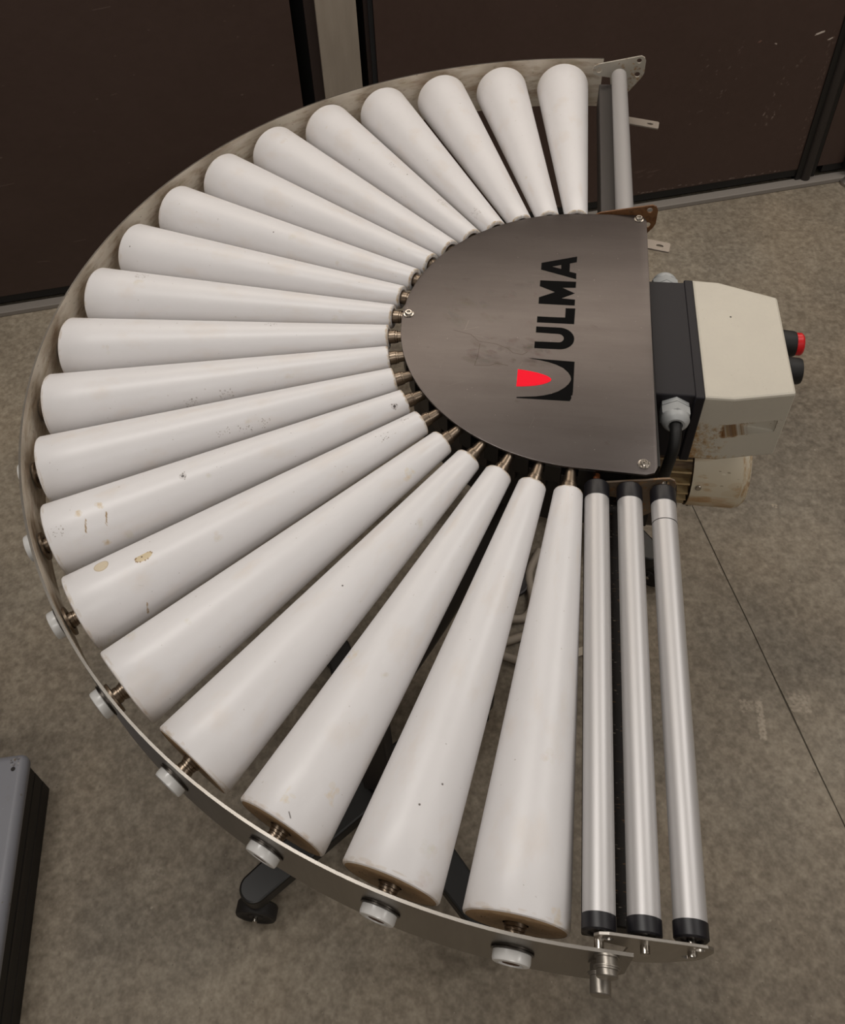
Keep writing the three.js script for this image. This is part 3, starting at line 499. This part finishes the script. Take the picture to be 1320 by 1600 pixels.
{
  const cb = mesh('control_box', planarUV(box(0.058, 0.127, 0.238, 0.121, 0.7555, -0.031, 0.003)), M.driveBlack, conveyor); cb.userData.label = 'black base of the motor control box';
  mesh('flange', box(0.013, 0.13, 0.247, 0.1515, 0.7555, -0.031, 0.0025), M.driveBlack, cb);
  // cream lid, tapering in plan toward the buttons, with a wedge-shaped grip recess on each side
  const lidPlan = [[0.1575, 0.0905], [0.195, 0.0905], [0.274, 0.073], [0.276, 0.07], [0.276, -0.12], [0.274, -0.124], [0.195, -0.153], [0.1575, -0.1555]].reverse();
  const body = new Brush(extrudeY(lidPlan, 0.694, 0.82, 0.0035)), ev = new Evaluator(); ev.attributes = ['position', 'normal'];
  const recess = new Brush(extrudeY([[0.1915, 0.12], [0.1935, 0.064], [0.197, 0.061], [0.2645, 0.0725], [0.2645, 0.12]].reverse(), 0.745, 0.769, 0.002));
  body.geometry.deleteAttribute('uv'); recess.geometry.deleteAttribute('uv'); recess.updateMatrixWorld();
  const res = ev.evaluate(body, recess, SUBTRACTION).geometry;
  // the lid's own vertex stains: rust-brown grime on the lower part by the flange and inside the recess
  const lidTex = canvasTex(1024, 1024, (g, w, h) => {
    g.drawImage(creamTex.image, 0, 0);
    // the near face fills the lower left of the sheet, the top face the right
    const P = (x, y) => [((x - 0.15) * 4) * w, (1 - (y - 0.69) * 4) * h];
    for (let i = 0; i < 420; i++) { const s = rnd() * rnd(), t = rnd(); const [x, y] = P(0.157 + s * 0.05 + (t < 0.3 ? s * 0.03 : 0), 0.694 + t * t * 0.075); blot(g, x, y, rr(4, 20), rnd() < 0.6 ? [164, 122, 68] : [128, 88, 46], 0.12, 9); }
    for (let i = 0; i < 200; i++) { const [x, y] = P(0.157 + rnd() * 0.03, 0.694 + rnd() * 0.07); g.fillStyle = `rgba(86,54,26,${rr(0.2, 0.6)})`; g.beginPath(); g.arc(x, y, rr(0.6, 2.4), 0, 6.3); g.fill(); }
    for (let i = 0; i < 190; i++) { const s = rnd() * rnd(); const [x, y] = P(0.191 + s * 0.05, 0.756 + rr(-0.013, 0.012)); blot(g, x, y, rr(4, 14), rnd() < 0.5 ? [96, 58, 26] : [132, 92, 50], 0.2, 8, 1.6); }
    for (let i = 0; i < 60; i++) { const [x, y] = P(rr(0.19, 0.27), 0.765 + rr(-0.012, 0.006)); g.fillStyle = `rgba(80,54,30,${rr(0.3, 0.8)})`; g.beginPath(); g.arc(x, y, rr(0.8, 2.6), 0, 6.3); g.fill(); }
  });
  const lg = planarUV(res), q = lg.attributes.position, uv = lg.attributes.uv, nn = lg.attributes.normal;
  for (let i = 0; i < q.count; i += 3) {
    const flat = [0, 1, 2].every(k => q.getY(i + k) > 0.812) || q.getZ(i) < 0.02;
    for (let k = 0; k < 3; k++) if (flat) uv.setXY(i + k, 0.58 + (q.getX(i + k) - 0.157) * 3, 0.15 + (q.getZ(i + k) + 0.16) * 2.5); else uv.setXY(i + k, (q.getX(i + k) - 0.15) * 4, (q.getY(i + k) - 0.69) * 4);
  }
  const lid = mesh('lid', lg, std(0xffffff, 0.42, 0, { map: lidTex }), cb); lid.userData.label = 'cream plastic lid, brown grime low on the near side';
  mesh('lid_screw', toY(cylX(0, 0.0006, 0.0014, 12, 0.0002)).translate(0.2055, 0.8198, -0.075), M.darkSteel, cb);
  const glandG = mergeGeometries([latheX([[0, 0], [0, 0.0205], [0.007, 0.0205], [0.007, 0]], 6, 0.2), latheX([[0.0075, 0], [0.0075, 0.019], [0.0085, 0.021], [0.021, 0.021], [0.022, 0.0195], [0.022, 0]], 6, 0.2), latheX([[0.021, 0.0185], [0.026, 0.0188], [0.031, 0.0165], [0.0345, 0.0125], [0.0345, 0.0095], [0.03, 0.009], [0.03, 0]], 32, 0.6)].map(g => { g.deleteAttribute('uv'); return g.index ? g.toNonIndexed() : g; }));
  const ga = mesh('cable_gland', glandG.clone().rotateX(0.52), M.gland, cb); ga.rotation.y = -Math.PI / 2; ga.position.set(0.1215, 0.7955, 0.088);
  const gb = mesh('cable_gland', glandG.clone().rotateX(0.52), M.gland, cb); gb.rotation.y = Math.PI / 2; gb.position.set(0.1215, 0.7955, -0.15);
  const btn = (z, y, red) => {
    mesh('button_collar', latheX([[0.274, 0], [0.274, 0.0195], [0.279, 0.02], [0.297, 0.0188], [0.3, 0.0175], [0.3, 0]], 40).translate(0, y, z), M.blackSoft, cb);
    if (red) mesh('push_button', latheX([[0.299, 0], [0.299, 0.0165], [0.308, 0.0165], [0.3105, 0.0145], [0.3105, 0]], 36).translate(0, y, z), M.red, cb).userData.label = 'red push button';
    else mesh('push_button', cylX(0.294, 0.301, 0.014, 32).translate(0, y, z), M.black, cb).userData.label = 'black flush push button';
  };
  btn(-0.062, 0.786, true); btn(-0.006, 0.786, false);
  const cable = mesh('power_cable', tube([[0.1215, 0.7955, 0.118], [0.1215, 0.7935, 0.132], [0.1205, 0.782, 0.146], [0.118, 0.76, 0.152], [0.1175, 0.73, 0.148], [0.119, 0.69, 0.135], [0.12, 0.62, 0.1], [0.125, 0.58, 0.07]], 0.0078, 60, 14), M.blackSoft, conveyor); cable.userData.label = 'black power cable';

  const my = 0.585, mz = 0.0;
  const motor = mesh('motor', cylX(0.07, 0.182, 0.054, 48).translate(0, my, mz), std(0x8d7a5e, 0.6, 0, { map: dirtyCream(2) }), conveyor); motor.userData.label = 'cream drive motor under the control box';
  const finMat = std(0xd8c6a4, 0.6, 0, { map: dirtyCream(2) });
  for (let k = 0; k < 22; k++) { const a = k / 22 * 6.2832; const f = mesh('cooling_fin', planarUV(box(0.09, 0.017, 0.0034, 0.133, 0, 0, 0.0008), 6), finMat, motor); f.position.set(0, my + Math.sin(a) * 0.06, mz + Math.cos(a) * 0.06); f.rotation.x = Math.PI / 2 - a; }
  const cov = latheX([[0.18, 0.068], [0.18, 0.0705], [0.25, 0.0705], [0.258, 0.0685], [0.2645, 0.063], [0.266, 0.056], [0.266, 0.02], [0.264, 0]], 72, 0.45);
  mesh('fan_cover', cov.translate(0, my, mz), std(0xffffff, 0.5, 0, { map: dirtyCream(2.6) }), motor).userData.label = 'cream fan cover with brown rust stains';
  for (const a of [0.25, -0.9]) mesh('cover_screw', cylX(0, 0.004, 0.0045, 12).rotateZ(Math.PI / 2).translate(0, 0.0695, 0).rotateX(Math.PI / 2 - a).translate(0.19, my, mz), M.brightSteel, motor);
  mesh('mount_flange', cylX(0.115, 0.16, 0.05, 40).translate(0, my - 0.035, mz + 0.045), std(0x3a302a, 0.55), motor);
  mesh('gear_case', box(0.16, 0.19, 0.16, 0.0, 0.635, 0.0, 0.012), M.hub, motor);
}
// --- two columns on star feet with castors
{
  const plastic = std(0x151413, 0.42), rubber = std(0x1f1c1b, 0.6);
  const wheelG = toZ(latheX([[-0.011, 0], [-0.011, 0.012], [-0.009, 0.014], [-0.01, 0.024], [-0.012, 0.027], [-0.012, 0.033], [-0.009, 0.035], [0.009, 0.035], [0.012, 0.033], [0.012, 0.027], [0.01, 0.024], [0.009, 0.014], [0.011, 0.012], [0.011, 0]], 40, 0.5));
  const foot = (cx, cz, tx, tz, swing, off) => {
    const L = Math.hypot(tx - cx, tz - cz), s = new THREE.Shape(), w0 = 0.034, w1 = 0.025;
    s.moveTo(0, -w0); s.lineTo(L, -w1); s.absarc(L, 0, w1, -Math.PI / 2, Math.PI / 2, false); s.lineTo(0, w0); s.closePath();
    const g = new THREE.ExtrudeGeometry(s, { depth: 0.026, bevelEnabled: true, bevelThickness: 0.004, bevelSize: 0.004, bevelOffset: -0.004, bevelSegments: 2, curveSegments: 16 }); g.rotateX(-Math.PI / 2);
    const f = mesh('foot', g, plastic, conveyor); f.position.set(cx, 0.078, cz); f.rotation.y = Math.atan2(-(tz - cz), tx - cx);
    const h = mesh('castor_fork', mergeGeometries([toY(cylX(0.055, 0.08, 0.014, 20)), box(0.034, 0.008, 0.03, 0.006, 0.0755, 0, 0.003)].map(q => { q.deleteAttribute('uv'); return q.index ? q.toNonIndexed() : q; })), plastic, f);
    h.position.set(L, -0.078, 0); h.rotation.y = swing;
    const wh = mesh('castor_wheel', wheelG, rubber, f); const o = off ? new THREE.Vector3(off[0], 0, off[1]).applyAxisAngle(new THREE.Vector3(0, 1, 0), -f.rotation.y) : new THREE.Vector3(0.014 * Math.cos(swing), 0, -0.014 * Math.sin(swing)); wh.position.set(L + o.x, -0.0425, o.z); wh.rotation.y = swing;
    const ax = mesh('wheel_axle', toZ(cylX(-0.0185, 0.0185, 0.0045, 16)), M.brightSteel, f); ax.position.copy(wh.position); ax.rotation.y = swing;
  };
  const col = (x, z, y1, w) => mesh('column', box(w, y1 - 0.09, w, x, (y1 + 0.09) / 2, z, 0.004), std(0x2c2724, 0.5, 0.3), conveyor);
  const A = [-0.285, 0.375], B = [0.03, -0.36];
  col(...A, 0.36, 0.05); col(...B, 0.73, 0.06);
  mesh('brace', tube([[-0.285, 0.35, 0.375], [-0.2, 0.45, 0.27], [-0.09, 0.6, 0.12], [-0.02, 0.7, 0.02]], 0.02, 20, 12), std(0x2c2724, 0.5, 0.3), conveyor);
  foot(...A, -0.464, 0.584, 2.29, [-0.003, 0.017]); foot(...A, -0.405, 0.135, 0.5); foot(...A, -0.08, 0.585, 0.4); foot(...A, -0.12, 0.2, 1.1);
  foot(...B, 0.2, -0.16, 0.4); foot(...B, -0.13, -0.19, -0.6); foot(...B, 0.2, -0.54, 0.9); foot(...B, -0.15, -0.53, 0.2);
}

// ---------------------------------------------------------------- loose things on the floor
{
  const t = thing('storage_box', 'low black box with a rounded grey painted lid at the left edge', 'box', -0.914, 0, 0.426, Math.atan2(0.082, 0.307) );
  // local: x = 0 is the right side, z runs along it toward the camera
  const lidT = canvasTex(512, 512, (g, w, h) => { g.fillStyle = 'rgb(132,133,140)'; g.fillRect(0, 0, w, h); for (let k = 0; k < 26; k++) blot(g, 478 + rr(-9, 14), 30 + rr(-16, 12), rr(1.5, 5), [[70, 52, 36], [180, 172, 160], [40, 36, 34]][k % 3], 0.4, 5); specks(g, w, h, 40, [96, 78, 58], 0.7, 1, 4); specks(g, w, h, 60, [196, 196, 196], 0.5, 0.6, 2); for (let k = 0; k < 30; k++) blot(g, rnd() * w, rnd() * h, rr(4, 12), [120, 116, 112], 0.1); });
  mesh('lid', planarUV(new RoundedBoxGeometry(0.5, 0.034, 0.9, 5, 0.0155).translate(-0.25, 0.137, 0.45), 3), std(0xffffff, 0.45, 0, { map: lidT }), t).userData.label = 'grey painted lid with chipped rounded edge';
  const boardT = canvasTex(512, 256, (g, w, h) => { g.fillStyle = 'rgb(24,21,19)'; g.fillRect(0, 0, w, h); for (let k = 0; k < 120; k++) { const y = rnd() * h; g.strokeStyle = `rgba(${rnd() < 0.4 ? '64,56,50' : '10,9,8'},${rr(0.2, 0.6)})`; g.lineWidth = rr(0.5, 2); g.beginPath(); g.moveTo(rnd() * w, y); g.lineTo(rnd() * w, y + rr(-3, 3)); g.stroke(); } specks(g, w, h, 60, [110, 100, 90], 0.5, 0.6, 2); });
  const bm = std(0xffffff, 0.55, 0, { map: boardT });
  for (let k = 0; k < 3; k++) mesh('side_board', planarUV(box(0.48 + k * -0.001, 0.038, 0.885, -0.25, 0.0205 + k * 0.0395, 0.45, 0.002), 2.2), bm, t);
  mesh('corner_screw', toY(cylX(0, 0.0012, 0.004, 12, 0.0003)).translate(-0.022, 0.1535, 0.03), M.darkSteel, t);
}
{
  const hose = mesh('hose', tube([[-0.02, 0.014, -0.2], [-0.04, 0.0095, -0.14], [-0.03, 0.0095, -0.06], [-0.045, 0.009, -0.03], [-0.075, 0.009, -0.022], [-0.12, 0.009, -0.005], [-0.15, 0.009, 0.02], [-0.13, 0.009, 0.045], [-0.08, 0.009, 0.03], [-0.03, 0.01, 0.012], [0.0, 0.009, 0.04], [-0.03, 0.009, 0.07], [-0.1, 0.009, 0.06]], 0.0085, 160, 12), std(0xa2978a, 0.6));
  hose.userData = { label: 'pale flexible hose lying on the floor below the last white rollers', category: 'hose' };
  const disc = mesh('round_lid', toY(latheX([[0, 0], [0, 0.034], [0.004, 0.036], [0.012, 0.036], [0.014, 0.033], [0.012, 0.028], [0.012, 0]], 36)), std(0x3d3a3b, 0.5));
  disc.position.set(-0.075, 0.0005, -0.115); disc.userData = { label: 'dark grey round lid on the floor beside the pale hose', category: 'lid' };
  const rag = mesh('paper_scrap', (() => { const g = new THREE.PlaneGeometry(0.026, 0.018, 10, 6); g.rotateX(-Math.PI / 2); const p = g.attributes.position; for (let i = 0; i < p.count; i++) p.setY(i, 0.003 + 0.002 * Math.abs(Math.sin(p.getX(i) * 160 + p.getZ(i) * 90))); g.computeVertexNormals(); return g; })(), std(0xc2b8a8, 0.8, 0, { side: THREE.DoubleSide }));
  rag.position.set(0.069, 0, 0.034); rag.rotation.y = 0.4; rag.userData = { label: 'small pale paper scrap on the floor under the silver rollers', category: 'paper' };
}

renderer.render(scene, camera);
